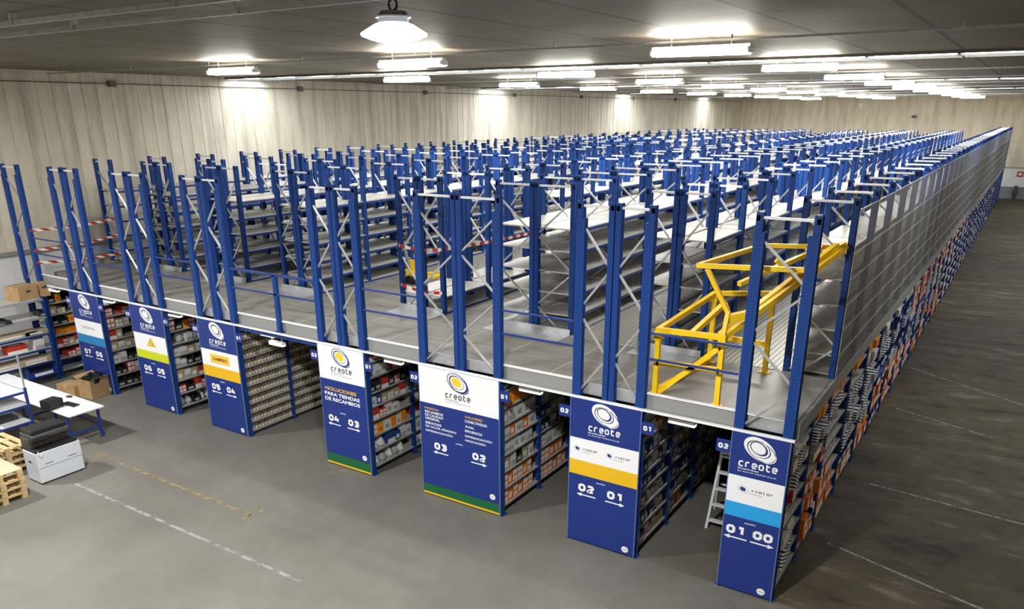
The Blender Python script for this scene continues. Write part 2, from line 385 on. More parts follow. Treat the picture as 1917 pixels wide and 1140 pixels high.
# ------------------------------------------------------------------ racks
def post_mesh(w_, d_, z0, z1, nm):
    """open omega section upright: web in front, two flanges, returns at the back"""
    b = MB(); t = .012
    b.box(-w_/2, w_/2, 0, t, z0, z1).box(-w_/2, -w_/2+t, t, d_, z0, z1).box(w_/2-t, w_/2, t, d_, z0, z1)
    b.box(-w_/2-.012, -w_/2, d_-t, d_, z0, z1).box(w_/2, w_/2+.012, d_-t, d_, z0, z1)
    if z0 == 0: b.box(-w_/2-.05, w_/2+.05, -.03, d_+.04, 0, .008)
    return b.mesh(nm, M_POST)
PM_FULL = post_mesh(.09, .085, 0, 5.67, 'upright_full'); PM_LOW = post_mesh(.07, .07, 0, 2.62, 'upright_low')
PM_SPL = post_mesh(.14, .085, 2.64, 5.42, 'upright_sleeve')
def brace_mesh(wd, z0, z1, flip=False, n=4):
    b = MB(); st = (z1-z0)/n; L, R = .03, wd-.03
    for k in range(n):
        xa, xb = (L, R) if (k % 2 == 0) != flip else (R, L)
        b.bar((xa, .04, z0+k*st), (xb, .04, z0+(k+1)*st), .03)
    return b.mesh('brace_lattice', M_GALV)
def topbar_mesh(wd):
    return MB().box(.0, wd, .02, .055, 5.585, 5.62).box(.0, .05, .0, .06, 5.56, 5.63).box(wd-.05, wd, .0, .06, 5.56, 5.63).mesh('top_bar', M_ALU)
M_LIP = mat('dark_shelf_lip', (.10, .105, .115), .5, .3)
UP = [2.86, 3.18, 3.60, 4.01, 4.42, 4.83]
LOW = [.16, .49, .82, 1.15, 1.44, 1.73, 2.05, 2.36]
def shelf_into(b, x0, x1, y0, y1, z, blue=True, lip=None):
    b.box(x0+.005, x1-.005, y0+.045, y1-.005, z-.022, z)
    lh = .05 if lip is None else lip; b.box(x0-.002, x0+.02, y0+.04, y1, z-.024-lh, z-.024, 1).box(x1-.02, x1+.002, y0+.04, y1, z-.024-lh, z-.024, 1)
rowname = {1: '01/00', 2: '02/01', 3: 'widest 03/02', 4: 'green-footed 04/03', 5: 'yellow-striped 05/04', 6: 'lime-striped 06/05', 7: '07/06', 8: ''}
frames_y = [0.0] + [2.5+1.7*k for k in range(60)]
for r, (xa, xb) in ROW.items():
    lab = 'long blue steel rack running back from the %s sign panel' % rowname[r] if r != 8 else 'narrow blue steel rack standing leftmost, beside the ribbed wall'
    t = thing('storage_rack', lab, 'rack', (xa, 0, 0), 'two-tier racks')
    wd = xb-xa
    ys = [y for y in frames_y if y <= YEND[r]+.01]
    single = r in (1, 8)
    xs = [.04, wd-.04] if single else [.04, wd/2-.055, wd/2+.055, wd-.04]
    np_, full = 0, []
    stuff = MB()
    for y in ys:
        for j, x in enumerate(xs):
            if np_ < 92:
                link('upright', PM_FULL, t, (x, y, 0)); np_ += 1
            else:
                stuff.box(x-.037, x+.037, y, y+.012, 2.8, 5.67).box(x-.037, x-.025, y+.012, y+.08, 2.8, 5.67).box(x+.025, x+.037, y+.012, y+.08, 2.8, 5.67)
                if r == 1: stuff.box(x-.037, x+.037, y, y+.08, 0, 2.8)
        if y == 0:
            for x in (xs[0], xs[-1]): link('upright_sleeve', PM_SPL, t, (x+(.02 if x < .1 else -.02), -.02, 0))
    for x in xs: link('upright', PM_LOW, t, (x, 1.3, 0))
    if stuff.v: tag(stuff.build('upright_group', M_POST, t), kind='stuff')
    sections = [(0, wd)] if single else [(0, wd/2-.02), (wd/2+.02, wd)]
    meshes = [(brace_mesh(c-a, 2.62, 5.38, fl, 4), topbar_mesh(c-a)) for (a, c), fl in zip(sections, (False, True))]
    nb = 0; sb = MB()
    for fi, y in enumerate(ys):
        for (a, c), (bm_, tm) in zip(sections, meshes):
            link('brace', bm_, t, (a, y, 0)); link('top_bar', tm, t, (a, y, 0))
    # upper shelves
    ns = 0; st2 = MB(); mats2 = [M_SHELF, M_BLUE]
    lv_of = {}
    for bi in range(1, len(ys)-1):
        y0, y1 = ys[bi], ys[bi+1]
        for z in UP:
            if r == 4 and bi <= 3 and z > 3.3: continue
            for a, c in sections:
                if ns < 60:
                    b = MB(); shelf_into(b, 0, c-a-(.09 if r == 1 else 0), 0, y1-y0, 0); b.build('upper_shelf', mats2, t, (a, y0, z)); ns += 1
                else: shelf_into(st2, a, c-(.09 if r == 1 else 0), y0, y1, z)
    tag(st2.build('upper_shelf_group', mats2, t), kind='stuff')
    # lower shelves: one side faces each aisle
    lowb = [(0, 1.3), (1.3, 2.5), (2.5, 4.2), (4.2, 5.9)]
    for y0, y1 in lowb:
        for z in ([.1+.215*k for k in range(11)] if r == 5 else LOW):
            b = MB(); shelf_into(b, 0, wd, 0, y1-y0, 0, lip=.02); b.build('lower_shelf', [M_SHELF, M_LIP], t, (0, y0, z))
    # centre divider sheet keeps the lower tier opaque
    MB().box(wd/2-.004, wd/2+.004, .1, YEND[r] if r == 1 else 30, .1, 2.55).build('back_sheet', M_DBLUE, t)
    if r == 1:
        st3 = MB(); 
        for bi in range(1, len(ys)-1):
            y0, y1 = ys[bi], ys[bi+1]
            if y0 > 5.8:
                for z in LOW: shelf_into(st3, 0, wd, y0, y1, z, lip=.02)
            p = MB()
            p.quad([(0, 0, 2.80), (0, y1-y0, 2.80), (0, y1-y0, 5.5), (0, 0, 5.5)])
            p.quad([(.004, 0, 2.80), (.004, 0, 5.5), (.004, y1-y0, 5.5), (.004, y1-y0, 2.80)])
            for z in [2.80] + UP[1:] + [5.5]: p.box(.004, .012, 0, y1-y0, z-.012, z+.006, 1)
            p.box(.004, .012, 0, .02, 2.8, 5.5, 1)
            p.build('mesh_panel', [M_MESH, M_GALV], t, (wd+.02, y0, 0))
        for k, y in enumerate([1.34]+ys[1:30]): MB().box(.42, wd-.01, 0, .01, .12, 2.5).build('divider_plate', M_BLUE, t, (0, y+.02, 0))
        tag(st3.build('lower_shelf_group', [M_SHELF, M_LIP], t), kind='stuff')

# ------------------------------------------------------------------ lettering
def text_mesh(s, bold=.02, mt=M_WHITE, shear=0):
    cu = bpy.data.curves.new('lettering', 'FONT'); cu.body = s; cu.size = 1; cu.offset = bold; cu.shear = shear; cu.resolution_u = 3; cu.extrude = .002
    o = bpy.data.objects.new('tmp', cu); COL.objects.link(o)
    dg = bpy.context.evaluated_depsgraph_get(); me = bpy.data.meshes.new_from_object(o.evaluated_get(dg)); bpy.data.objects.remove(o)
    me.materials.clear(); me.materials.append(mt); return me
def put_text(s, x0, x1, z0, z1, parent, y=-.004, bold=.02, mt=M_WHITE, name='lettering', shear=0, label=None):
    """flat letters facing the hall front, fitted into the given box"""
    me = text_mesh(s, bold, mt, shear)
    xs = [v.co.x for v in me.vertices]; ys = [v.co.y for v in me.vertices]
    ax, bx, ay, by = min(xs), max(xs), min(ys), max(ys)
    for v in me.vertices:
        X = x0+(v.co.x-ax)/(bx-ax)*(x1-x0); Z = z0+(v.co.y-ay)/(by-ay)*(z1-z0)
        v.co = (X, y-v.co.z*.5, Z)
    me.update(); o = link(name, me, parent)
    if label: o['label'] = label
    return o
GL = {'0': [[(.25,0),(.75,0),(1,.22),(1,.78),(.75,1),(.25,1),(0,.78),(0,.22),(.25,0)]], '1': [[(.15,.99),(.7,.99),(.7,-.05)]], '2': [[(0,1),(.78,1),(1,.8),(1,.62),(.05,.1),(.05,0),(1.03,0)]],
 '3': [[(0,1),(.8,1),(1,.8),(1,.66),(.82,.5),(.3,.5)], [(.82,.5),(1,.34),(1,.2),(.8,0),(0,0)]], '4': [[(.35,1.04),(.02,.28),(1.04,.28)], [(.78,.62),(.78,-.05)]],
 '5': [[(1,1),(.05,1),(.05,.57),(.8,.57),(1,.42),(1,.2),(.8,0),(0,0)]], '6': [[(.95,1),(.25,1),(0,.75),(0,.2),(.2,0),(.8,0),(1,.2),(1,.4),(.8,.57),(0,.57)]], '7': [[(-.03,1),(1,1),(1,.9),(.4,-.05)]],
 'c': [[(1,1),(.25,1),(0,.78),(0,.22),(.25,0),(1,0)]], 'r': [[(0,-.08),(0,.75),(.22,1),(.85,1)]], 'e': [[(0,.5),(1,.5),(1,.78),(.8,1),(.2,1),(0,.78),(0,.2),(.2,0),(.95,0)]],
 'a': [[(1,-.06),(1,.8),(.8,1),(.2,1),(0,.78),(0,.22),(.2,0),(1,0)]], 't': [[(.2,1.4),(.2,.22),(.42,0),(1,0)], [(.1,1),(.95,1)]], 'v': [[(0,1),(.5,0),(1,1)]], 'l': [[(.3,1.5),(.3,.2),(.5,0),(.8,0)]],
 'o': [[(.25,0),(.75,0),(1,.22),(1,.78),(.75,1),(.25,1),(0,.78),(0,.22),(.25,0)]], '+': [[(0,.5),(1,.5)], [(.5,0),(.5,1)]]}
def strokes(s_, x0, x1, z0, z1, parent, y=-.004, tk=.24, mt=M_WHITE, name='lettering', label=None, gap=.42):
    """heavy squared letters drawn with strokes of even weight"""
    n = len(s_); cw = (x1-x0)/(n+(n-1)*gap); t = tk*min(cw*1.15, (z1-z0)*.95); b = MB()
    for i, ch in enumerate(s_):
        ox = x0+i*cw*(1+gap)
        for si, pl in enumerate(GL[ch]):
            P = [Vector((ox+t/2+p[0]*(cw-t), z0+t/2+p[1]*(z1-z0-t))) for p in pl]; closed = (P[0]-P[-1]).length < 1e-6
            if closed: P = P[:-1]
            m_ = len(P); lr = []
            for k in range(m_):
                d1 = (P[k]-P[k-1]).normalized() if (k or closed) else None; d2 = (P[(k+1) % m_]-P[k]).normalized() if (k < m_-1 or closed) else None
                d1 = d1 or d2; d2 = d2 or d1; n1, n2 = Vector((-d1.y, d1.x)), Vector((-d2.y, d2.x)); h_ = (n1+n2).normalized(); h_ = h_*(t/2/max(.45, h_.dot(n1)))
                lr.append((P[k]-h_, P[k]+h_))
            for k in range(m_ if closed else m_-1):
                a_, c_ = lr[k], lr[(k+1) % m_]; yy = y-si*.0012
                b.quad([(a_[0].x, yy, a_[0].y), (c_[0].x, yy, c_[0].y), (c_[1].x, yy, c_[1].y), (a_[1].x, yy, a_[1].y)])
    o = b.build(name, mt, parent)
    if label: o['label'] = label
    return o
def ring(b, cx, cz, rx, rz, wx, tilt=-.45, mi=0, y=-.004, dx=0, dz=0, n=40):
    """elliptical ring, wx = width fraction (1 = solid disc); dx,dz shift the inner edge to make the swoosh"""
    base = len(b.v); ct, st = math.cos(tilt), math.sin(tilt)
    for k in range(n):
        a = 2*PI*k/n
        for f, ox, oz in ((1, 0, 0), (max(1-wx, .001), dx, dz)):
            u, v = rx*f*math.cos(a), rz*f*math.sin(a)
            b.v.append((cx+ox+u*ct-v*st, y, cz+oz+u*st+v*ct))
    for k in range(n):
        j = (k+1) % n; b.f.append((base+2*k, base+2*j, base+2*j+1, base+2*k+1)); b.m.append(mi)
def logo(cx, cz, parent, s=1.0, dark=False):
    navy = mat('print_navy', (.018, .045, .19), .5); grey = mat('print_grey', (.30, .30, .31), .5); yel = mat('print_yellow', (.88, .58, .03), .5)
    b = MB()
    ring(b, cx, cz, .245*s, .160*s, .26 if not dark else .12, mi=0, dx=-.012*s, dz=.008*s); ring(b, cx-.02*s, cz+.012*s, .172*s, .115*s, .2 if not dark else .12, mi=1, dx=.008*s); ring(b, cx-.02*s, cz+.015*s, .112*s, .078*s, 1, mi=2)
    ring(b, cx+.03*s, cz-.03*s, .23*s, .135*s, .07, mi=0)
    b.build('logo', [navy, grey, yel] if dark else [M_WHITE, M_WHITE, M_WHITE], parent)
def arrow(x0, x1, z, parent, left):
    b = MB(); t = .011; hl = .09
    if left: b.quad([(x0+hl, -.004, z-t), (x1, -.004, z-t), (x1, -.004, z+t), (x0+hl, -.004, z+t)]).quad([(x0, -.004, z), (x0+hl, -.004, z-.034), (x0+hl, -.004, z+.034)])
    else: b.quad([(x0, -.004, z-t), (x1-hl, -.004, z-t), (x1-hl, -.004, z+t), (x0, -.004, z+t)]).quad([(x1, -.004, z), (x1-hl, -.004, z+.034), (x1-hl, -.004, z-.034)])
    b.build('arrow', M_WHITE, parent)
M_PBLUE = mat('printed_royal_blue', (.011, .031, .20), .38, 0)
def panel(r, label, bands, a, c_, dark=False, nx=None, na=None, zn=1.03):
    x0, x1 = ROW[r]; wd = x1-x0
    t = thing('aisle_sign_panel', label, 'sign', (x0, -.06, 0), 'printed rack end panels')
    MB().box(0, wd, 0, .02, .03, 2.6).build('board', M_PBLUE, t, bevel=.002)
    MB().box(-.012, 0, -.004, .03, .0, 2.6).box(wd, wd+.012, -.004, .03, .0, 2.6).build('edge_trim', mat('pale_blue_trim', (.16, .25, .52), .4, .3), t)
    for z0, z1, m_, nm in bands: MB().box(0, wd, -.002, 0, z0, z1).build('colour_band', m_, t)['label'] = nm
    cx = wd/2
    logo(cx, 2.40, t, 1, dark)
    k = M_WHITE if not dark else mat('print_grey', (.3,)*3); dk = M_WHITE if not dark else mat('print_dark_grey', (.10, .10, .13), .5)
    strokes('create', cx-.28, cx+.28, 2.085, 2.178, t, tk=.25, mt=dk, label='large logo wordmark', gap=.24)
    put_text('business', cx-.28, cx+.02, 2.045, 2.072, t, bold=.01, mt=k)
    put_text('by AUTO PARTS PLUS', cx-.28, cx+.27, 2.0, 2.022, t, bold=.01, mt=k)
    nx = nx or (.10*wd/.81+.0, wd/2+.02)
    nw = .31
    for s, xx, lf in ((a, nx[0], True), (c_, nx[1], False)):
        strokes(s, xx+.01, xx+nw-.01, zn-.055, zn+.085, t, tk=.32, name='aisle_number', gap=.14)
        arrow(xx-.02, xx+nw+.02, zn-.115, t, lf)
    put_text('pasillo', (nx[0]+nw+nx[1])/2-.08, (nx[0]+nw+nx[1])/2+.08, zn+.15, zn+.18, t, bold=.01)
    zb = .13 if r < 3 or r > 4 else .36
    b = MB(); ring(b, wd-.15, zb, .062, .055, 1, 0); bg_ = b.build('round_badge', M_WHITE, t)
    put_text('create', wd-.19, wd-.11, zb-.008, zb+.012, bg_, y=-.0055, bold=.0, mt=mat('print_grey', (.3,)*3), name='badge_lettering')
    return t, wd
W_ = mat('panel_white', (.86, .86, .86), .45)
lb = mat('panel_sky_blue', (.02, .34, .72), .45); ye = mat('panel_amber', (.80, .47, .01), .45); lime = mat('panel_lime', (.60, .66, .01), .45); grn = mat('panel_green', (.008, .12, .035), .45); tl = mat('panel_teal_blue', (.02, .22, .50), .45)
gp = mat('print_grey', (.3,)*3); dg_ = mat('print_dark_grey', (.1, .1, .13))
def valor(cx, t, s=1.0):
    b = MB(); ring(b, cx-.19*s, 1.735, .078*s, .052*s, .07, -.3); ring(b, cx-.19*s, 1.735, .045*s, .032*s, 1, -.3, mi=1); b.build('brand_mark', [gp, mat('print_navy', (.018, .045, .19))], t)
    for o in [t.children[-1]]: o.location.y = -.002
    strokes('+valor', cx-.07*s, cx+.25*s, 1.72, 1.758, t, y=-.0045, tk=.27, mt=dg_, gap=.3)
    put_text('business', cx-.09*s, cx+.10*s, 1.683, 1.697, t, y=-.0045, bold=0, mt=gp)
t, wd = panel(1, 'tall blue sign panel with a sky-blue stripe reading 01 and 00', [(1.5, 1.93, W_, 'white band'), (1.265, 1.5, lb, 'sky-blue stripe')], '01', '00', nx=(.04, .44)); valor(.42, t)
t, wd = panel(2, 'blue sign panel with an amber stripe reading 02 and 01', [(1.53, 1.92, W_, 'white band'), (1.27, 1.53, ye, 'amber stripe')], '02', '01', nx=(.17, .70)); valor(.30, t, .85); valor(.88, t, .85)
t, wd = panel(3, 'widest sign panel, white top and green foot, reading 03 and 02', [(1.9, 2.6, W_, 'white top band'), (.07, .235, grn, 'green stripe'), (.03, .07, ye, 'thin amber stripe')], '03', '02', True, nx=(.29, 1.16), zn=1.06)
og = mat('print_orange', (.75, .42, .06), .5)
for s, x0, x1, z, m_ in (('MISIÓN:', .11, .44, 1.80, og), ('RECAMBIOS', .11, .53, 1.725, M_WHITE), ('DE CALIDAD', .11, .53, 1.66, M_WHITE), ('ORIGINAL', .11, .45, 1.595, M_WHITE), ('SERVICIOS', .11, .48, 1.505, M_WHITE), ('DE VALOR AÑADIDO', .11, .82, 1.44, M_WHITE), ('DIFERENCIACIÓN', .11, .73, 1.355, M_WHITE),
        ('VALORES:', 1.02, 1.41, 1.80, og), ('CONECTIVIDAD', 1.02, 1.5, 1.72, M_WHITE), ('ÁGIL', 1.02, 1.23, 1.62, M_WHITE), ('EFICIENCIA', 1.02, 1.4, 1.53, M_WHITE), ('DIFERENCIACIÓN', 1.02, 1.6, 1.435, M_WHITE), ('INNOVACIÓN', 1.02, 1.46, 1.35, M_WHITE)):
    put_text(s, x0, x1, z-.024, z+.024, t, bold=.015, mt=m_)
t, wd = panel(4, 'sign panel with white top and green foot reading 04 and 03', [(1.9, 2.6, W_, 'white top band'), (.07, .26, grn, 'green stripe'), (.03, .07, ye, 'thin amber stripe')], '04', '03', True, nx=(.14, .68), zn=1.05)
for s, x1, z, m_ in (('+SOLUCIONES', .97, 1.70, og), ('PARA TIENDAS', 1.05, 1.59, M_WHITE), ('DE RECAMBIOS', 1.05, 1.48, M_WHITE)): put_text(s, .1, x1, z-.038, z+.038, t, bold=.025, mt=m_)
t, wd = panel(5, 'blue sign panel with a yellow stripe and yellow plate reading 05 and 04', [(1.535, 1.92, W_, 'white band'), (1.275, 1.535, ye, 'yellow stripe')], '05', '04', nx=(.2, .72))
MB().box(.30, .95, -.004, -.002, 1.62, 1.83).build('brand_plate', mat('plate_yellow', (.85, .55, .06)), t); put_text('CAMIPRO', .38, .87, 1.69, 1.76, t, y=-.006, bold=.03, mt=mat('print_brown', (.2, .06, .02)))
t, wd = panel(6, 'blue sign panel with a lime stripe and a triangle mark reading 06 and 05', [(1.5, 1.92, W_, 'white band'), (1.29, 1.5, lime, 'lime stripe')], '06', '05', nx=(.2, .72))
MB().quad([(.48, -.004, 1.63), (.84, -.004, 1.63), (.66, -.004, 1.86)]).build('triangle_mark', og, t); MB().quad([(.53, -.006, 1.66), (.68, -.006, 1.66), (.68, -.006, 1.73), (.53, -.006, 1.73)]).build('triangle_patch', lime, t)
t, wd = panel(7, 'blue sign panel with a teal stripe, farthest left, reading 07 and 06', [(1.505, 1.9, W_, 'white band'), (1.275, 1.505, tl, 'teal stripe')], '07', '06', nx=(.2, .72))
put_text('recinsa', .33, .88, 1.68, 1.76, t, y=-.005, bold=.0, mt=gp)
SIDE = {1: 'sky-blue-striped', 2: 'amber-striped', 3: 'widest white-topped', 4: 'narrow white-topped', 5: 'yellow-striped', 6: 'lime-striped', 7: 'teal-striped', 8: 'leftmost'}
# aisle flags beside the panels
def flag(x0, x1, s, side, r):
    t = thing('aisle_flag', 'small blue flag reading %s on the %s edge of the %s sign panel' % (s, side, SIDE[r]), 'sign', (x0, -.055, 2.24))
    MB().box(0, x1-x0, 0, .01, 0, .2).build('plate', M_PBLUE, t); strokes(s, .03, x1-x0-.03, .06, .14, t, tk=.31, gap=.16)
for r in range(1, 8):
    x0, x1 = ROW[r]
    if r > 1: flag(x1+.015, x1+.215, '01', 'right', r)
    flag(x0-.225, x0-.015, '02', 'left', r)
# emergency light battens under the mezzanine front edge
M_GLOW = mat('lit_white_diffuser', (1, 1, 1), .4, emit=((1, 1, .97), 1.3))
for i, (xx, lbl, z) in enumerate([(1.5, 'over aisle 01 by the ladder', 2.47), (-1.2, 'over aisle 02, right of the widest panel', 2.47), (-4.25, 'over aisle 03, right of the 04/03 panel', 2.47), (-7.75, 'over the widest aisle, upper of two', 2.47), (-7.5, 'over the widest aisle, lower of two', 2.31), (-10.95, 'over aisle 05', 2.47), (-13.65, 'over aisle 06', 2.47), (-16.2, 'at the far left end', 2.45)]):
    t = thing('batten_light', 'small white light under the mezzanine edge ' + lbl, 'light', (xx, .16, z-.01), 'small lights under the mezzanine')
    MB().box(-.21, .21, -.05, .05, .02, .06).bar((-.15, 0, .06), (-.15, 0, 2.639-z), .012).bar((.15, 0, .06), (.15, 0, 2.639-z), .012).build('housing', M_WHITE, t); MB().box(-.21, .21, -.045, .045, -.02, .02).build('diffuser', M_GLOW, t)

# ------------------------------------------------------------------ goods on the lower shelves
cm = lambda n, c, nz=.12: mat(n, c, .62, 0, nz, 3)
OR, YO, WH, TN, RD, NV, BK, GY = cm('orange_carton', (.72, .16, .012)), cm('amber_carton', (.80, .34, .015)), cm('white_carton', (.66, .65, .62)), cm('tan_carton', (.40, .31, .20)), cm('red_carton', (.50, .035, .015)), cm('navy_carton', (.018, .05, .22)), cm('black_crate', (.018, .018, .02)), cm('grey_wrap', (.36, .37, .38))
LW = mat('label_paper', (.75, .74, .70), .6)
def carton_mesh(n, m1, m2, variant=0):
    b = MB().box(-.5, .5, -.5, .5, 0, .985).box(-.5, .5, -.497, -.015, .985, 1).box(-.5, .5, .015, .497, .985, 1)
    if variant == 0: b.box(.5, .512, -.32, .22, .18, .62, 1).box(-.3, .3, -.512, -.5, .25, .7, 1)
    elif variant == 1: b.box(.5, .512, -.42, -.05, .55, .9, 1).box(.5, .512, .05, .42, .55, .9, 1).box(.5, .512, -.42, -.05, .1, .42, 1).box(.5, .512, .05, .42, .1, .42, 1)
    else: b.box(.5, .512, -.5, .5, .0, .4, 1).box(-.1, .1, -.3, .3, 1.0, 1.01, 1)
    return b.mesh(n, [m1, m2])
def bin_mesh(n, m1, m2):
    b = MB().box(-.5, .5, -.5, .5, 0, .06).box(-.5, .5, -.5, -.45, 0, 1).box(-.5, .5, .45, .5, 0, 1).box(-.5, -.44, -.5, .5, 0, 1).box(.44, .5, -.5, .5, 0, .55).box(.5, .515, -.3, .3, .15, .45, 1)
    b.box(-.4, .4, -.42, .42, .06, .45, 2); return b.mesh(n, [m1, m2, M_DGREY])
def bag_mesh(n, m1, seed):
    rn = random.Random(seed); b = MB(); prof = [(0.02, 0), (.42, .03), (.5, .25), (.44, .55), (.30, .8), (.12, .93), (.02, 1)]
    b.lathe(prof, n=12); b.v = [(x*(1+rn.uniform(-.18, .18)), y*(1+rn.uniform(-.18, .18)), max(0, z*(1+rn.uniform(-.1, .06)))) for x, y, z in b.v]
    return b.mesh(n, m1, smooth=True)
K = {
 'orange': ('orange_carton', 'box', 'orange carton', [carton_mesh('oc', OR, LW, v) for v in (0, 1)]),
 'amber': ('amber_carton', 'box', 'amber yellow carton', [carton_mesh('ac', YO, OR, v) for v in (1, 0)]),
 'white': ('white_carton', 'box', 'white printed carton', [carton_mesh('wc', WH, GY, v) for v in (0, 2)]),
 'tan': ('cardboard_box', 'box', 'tan cardboard box', [carton_mesh('tc', TN, LW, v) for v in (0, 1)]),
 'red': ('red_carton', 'box', 'red and white carton', [carton_mesh('rc', RD, LW, v) for v in (1, 2)]),
 'navy': ('navy_carton', 'box', 'navy blue carton', [carton_mesh('nc', NV, LW, v) for v in (0, 2)]),
 'black': ('black_crate', 'crate', 'black part crate', [bin_mesh('bc', BK, GY)]),
 'grey': ('wrapped_part', 'parcel', 'grey plastic-wrapped part', [bag_mesh('gb', GY, 1), bag_mesh('gb2', WH, 2)]),
 'stripe': ('striped_parcel', 'parcel', 'navy and white striped parcel', [MB().box(-.5, .5, -.5, .5, 0, 1).mesh('sp', M_STRIPE)]),
 'bluebin': ('blue_bin', 'bin', 'dark blue plastic bin', [bin_mesh('bb', M_BLUE, LW)]),
}
lvw = ['bottom', 'second', 'third', 'fourth', 'fifth', 'sixth', 'seventh', 'top']
SIDE = {1: 'sky-blue-striped', 2: 'amber-striped', 3: 'widest white-topped', 4: 'narrow white-topped', 5: 'yellow-striped', 6: 'lime-striped', 7: 'teal-striped', 8: 'leftmost'}
def put(kind, x, y, z, dx, dy, h, where, rz=0):
    nm, cat, desc, ms = K[kind]
    o = link(nm, random.choice(ms), None, (x, y, z)); o.scale = (dx, dy, h); o.rotation_euler = (0, 0, rz)
    tag(o, desc + ' ' + where, cat, desc + ' ' + where)
def fill(r, y0, y1, li, kinds, wr=(.14, .26), fillr=.9, hr=(.5, .95), dep=(.25, .38), over=0.0, zone='front bay', levels=LOW, stack=False):
    xr = ROW[r][1]; z = levels[li]; top = (levels[li+1]-.05 if li+1 < len(levels) else 2.62) - z
    if r == 1 and li == 7: top = .20
    where = 'on %s shelf behind %s panel, %s' % (lvw[min(li, 7)], SIDE[r], zone)
    if r == 8: where = 'on the %s shelf beside the leftmost rack post' % lvw[li]
    y = y0+.09
    while True:
        wdt = random.uniform(*wr)
        if y+wdt > y1-.03: break
        if random.random() < fillr:
            k = random.choice(kinds); d = random.uniform(*dep); h = top*random.uniform(*hr)
            put(k, xr-.03-d/2+random.uniform(0, over), y+wdt/2, z+.001, d, wdt*.95, h, where)
        y += wdt
bays = [(0, 1.3, 'front bay'), (1.3, 2.5, 'second bay'), (2.5, 4.2, 'third bay')]
# 02/01 rack: dense small blue, white and orange packages
for (y0, y1, zn) in bays:
    for li in range(8): fill(2, y0, y1, li, ['navy', 'white', 'navy', 'white', 'orange' if li in (0, 2, 5, 6) else 'navy', 'tan', 'grey'], (.13, .22), .93, (.5, .98), zone=zn)
# 03/02 rack: orange bottom rows, white and tan in the middle, amber on top
th3 = {0: ['orange'], 1: ['orange'], 2: ['white', 'white', 'tan', 'black'], 3: ['white', 'navy', 'white', 'grey'], 4: ['orange', 'white', 'white'], 5: ['tan', 'white', 'tan', 'white'], 6: ['amber'], 7: ['black', 'tan']}
for (y0, y1, zn) in bays[:2]:
    for li in range(8):
        kk = th3[li] if y0 == 0 or li in (0, 1) else ['black', 'tan', 'white', 'navy']
        fill(3, y0, y1, li, kk, (.15, .2) if li in (0, 1, 6) else (.17, .28), 1 if li < 7 else .5, (.9, .99) if li in (0, 1, 6) else (.75, .98), zone=zn)
th4 = {0: ['grey'], 1: ['grey', 'navy', 'white'], 2: ['red', 'orange', 'amber', 'white'], 3: ['white', 'red', 'orange', 'tan'], 4: ['red', 'white', 'navy', 'tan'], 5: ['black', 'red', 'white'], 6: ['tan', 'grey', 'white', 'red'], 7: ['red', 'amber', 'red']}
for (y0, y1, zn) in bays[:2]:
    for li in range(8): fill(4, y0, y1, li, th4[li], (.14, .24), .93, (.6, .98), zone=zn)
th6 = {0: ['black', 'grey', 'grey'], 1: ['red', 'black', 'black'], 2: ['red', 'white', 'tan', 'black'], 3: ['white', 'black', 'red'], 4: ['white', 'white', 'tan'], 5: ['white', 'white', 'grey'], 6: ['amber', 'red', 'red', 'black'], 7: ['red', 'black']}
th7 = {0: ['black'], 1: ['black', 'red', 'white'], 2: ['red', 'white', 'black'], 3: ['tan', 'white', 'tan'], 4: ['white', 'red', 'tan'], 5: ['tan', 'red', 'tan'], 6: ['red', 'tan', 'black'], 7: ['black', 'red']}
for r, th in ((6, th6), (7, th7)):
    for (y0, y1, zn) in bays[:2]:
        for li in range(8): fill(r, y0, y1, li, th[li], (.15, .25), .9, (.6, .98), zone=zn)
for li in range(1, 8): fill(8, 0, 1.3, li, [['black', 'red'], ['red', 'tan', 'black'], ['amber', 'tan'], ['amber', 'tan', 'black'], ['red', 'tan', 'amber'], ['red', 'amber', 'black'], ['black', 'grey']][li-1], (.15, .25), .8, (.5, .9))
# 05/04 rack: eleven rows of small sand-coloured bins
BINM = bin_mesh('sand_bin', mat('sand_plastic', (.44, .36, .25), .6, 0, .2, 2), LW); BIN2 = bin_mesh('sand_bin_b', mat('brown_bin_card', (.34, .22, .12), .7, 0, .2, 2), LW)
for y0, y1, nb_, zn in ((.09, 1.28, 13, 'front bay'), (1.39, 2.48, 11, 'second bay')):
    for li in range(11):
        wdt = (y1-y0)/nb_
        for k in range(nb_):
            o = link('storage_bin', BINM if random.random() < .8 else BIN2, None, (ROW[5][1]-.19, y0+(k+.5)*wdt, .101+.215*li)); o.scale = (.34, wdt*.93, .15)
            lb_ = 'small sand-coloured parts bin on %s shelf behind yellow-striped panel, %s' % (['bottom', 'second', 'third', 'fourth', 'fifth', 'sixth', 'seventh', 'eighth', 'ninth', 'tenth', 'top'][li], zn); tag(o, lb_, 'bin', lb_)
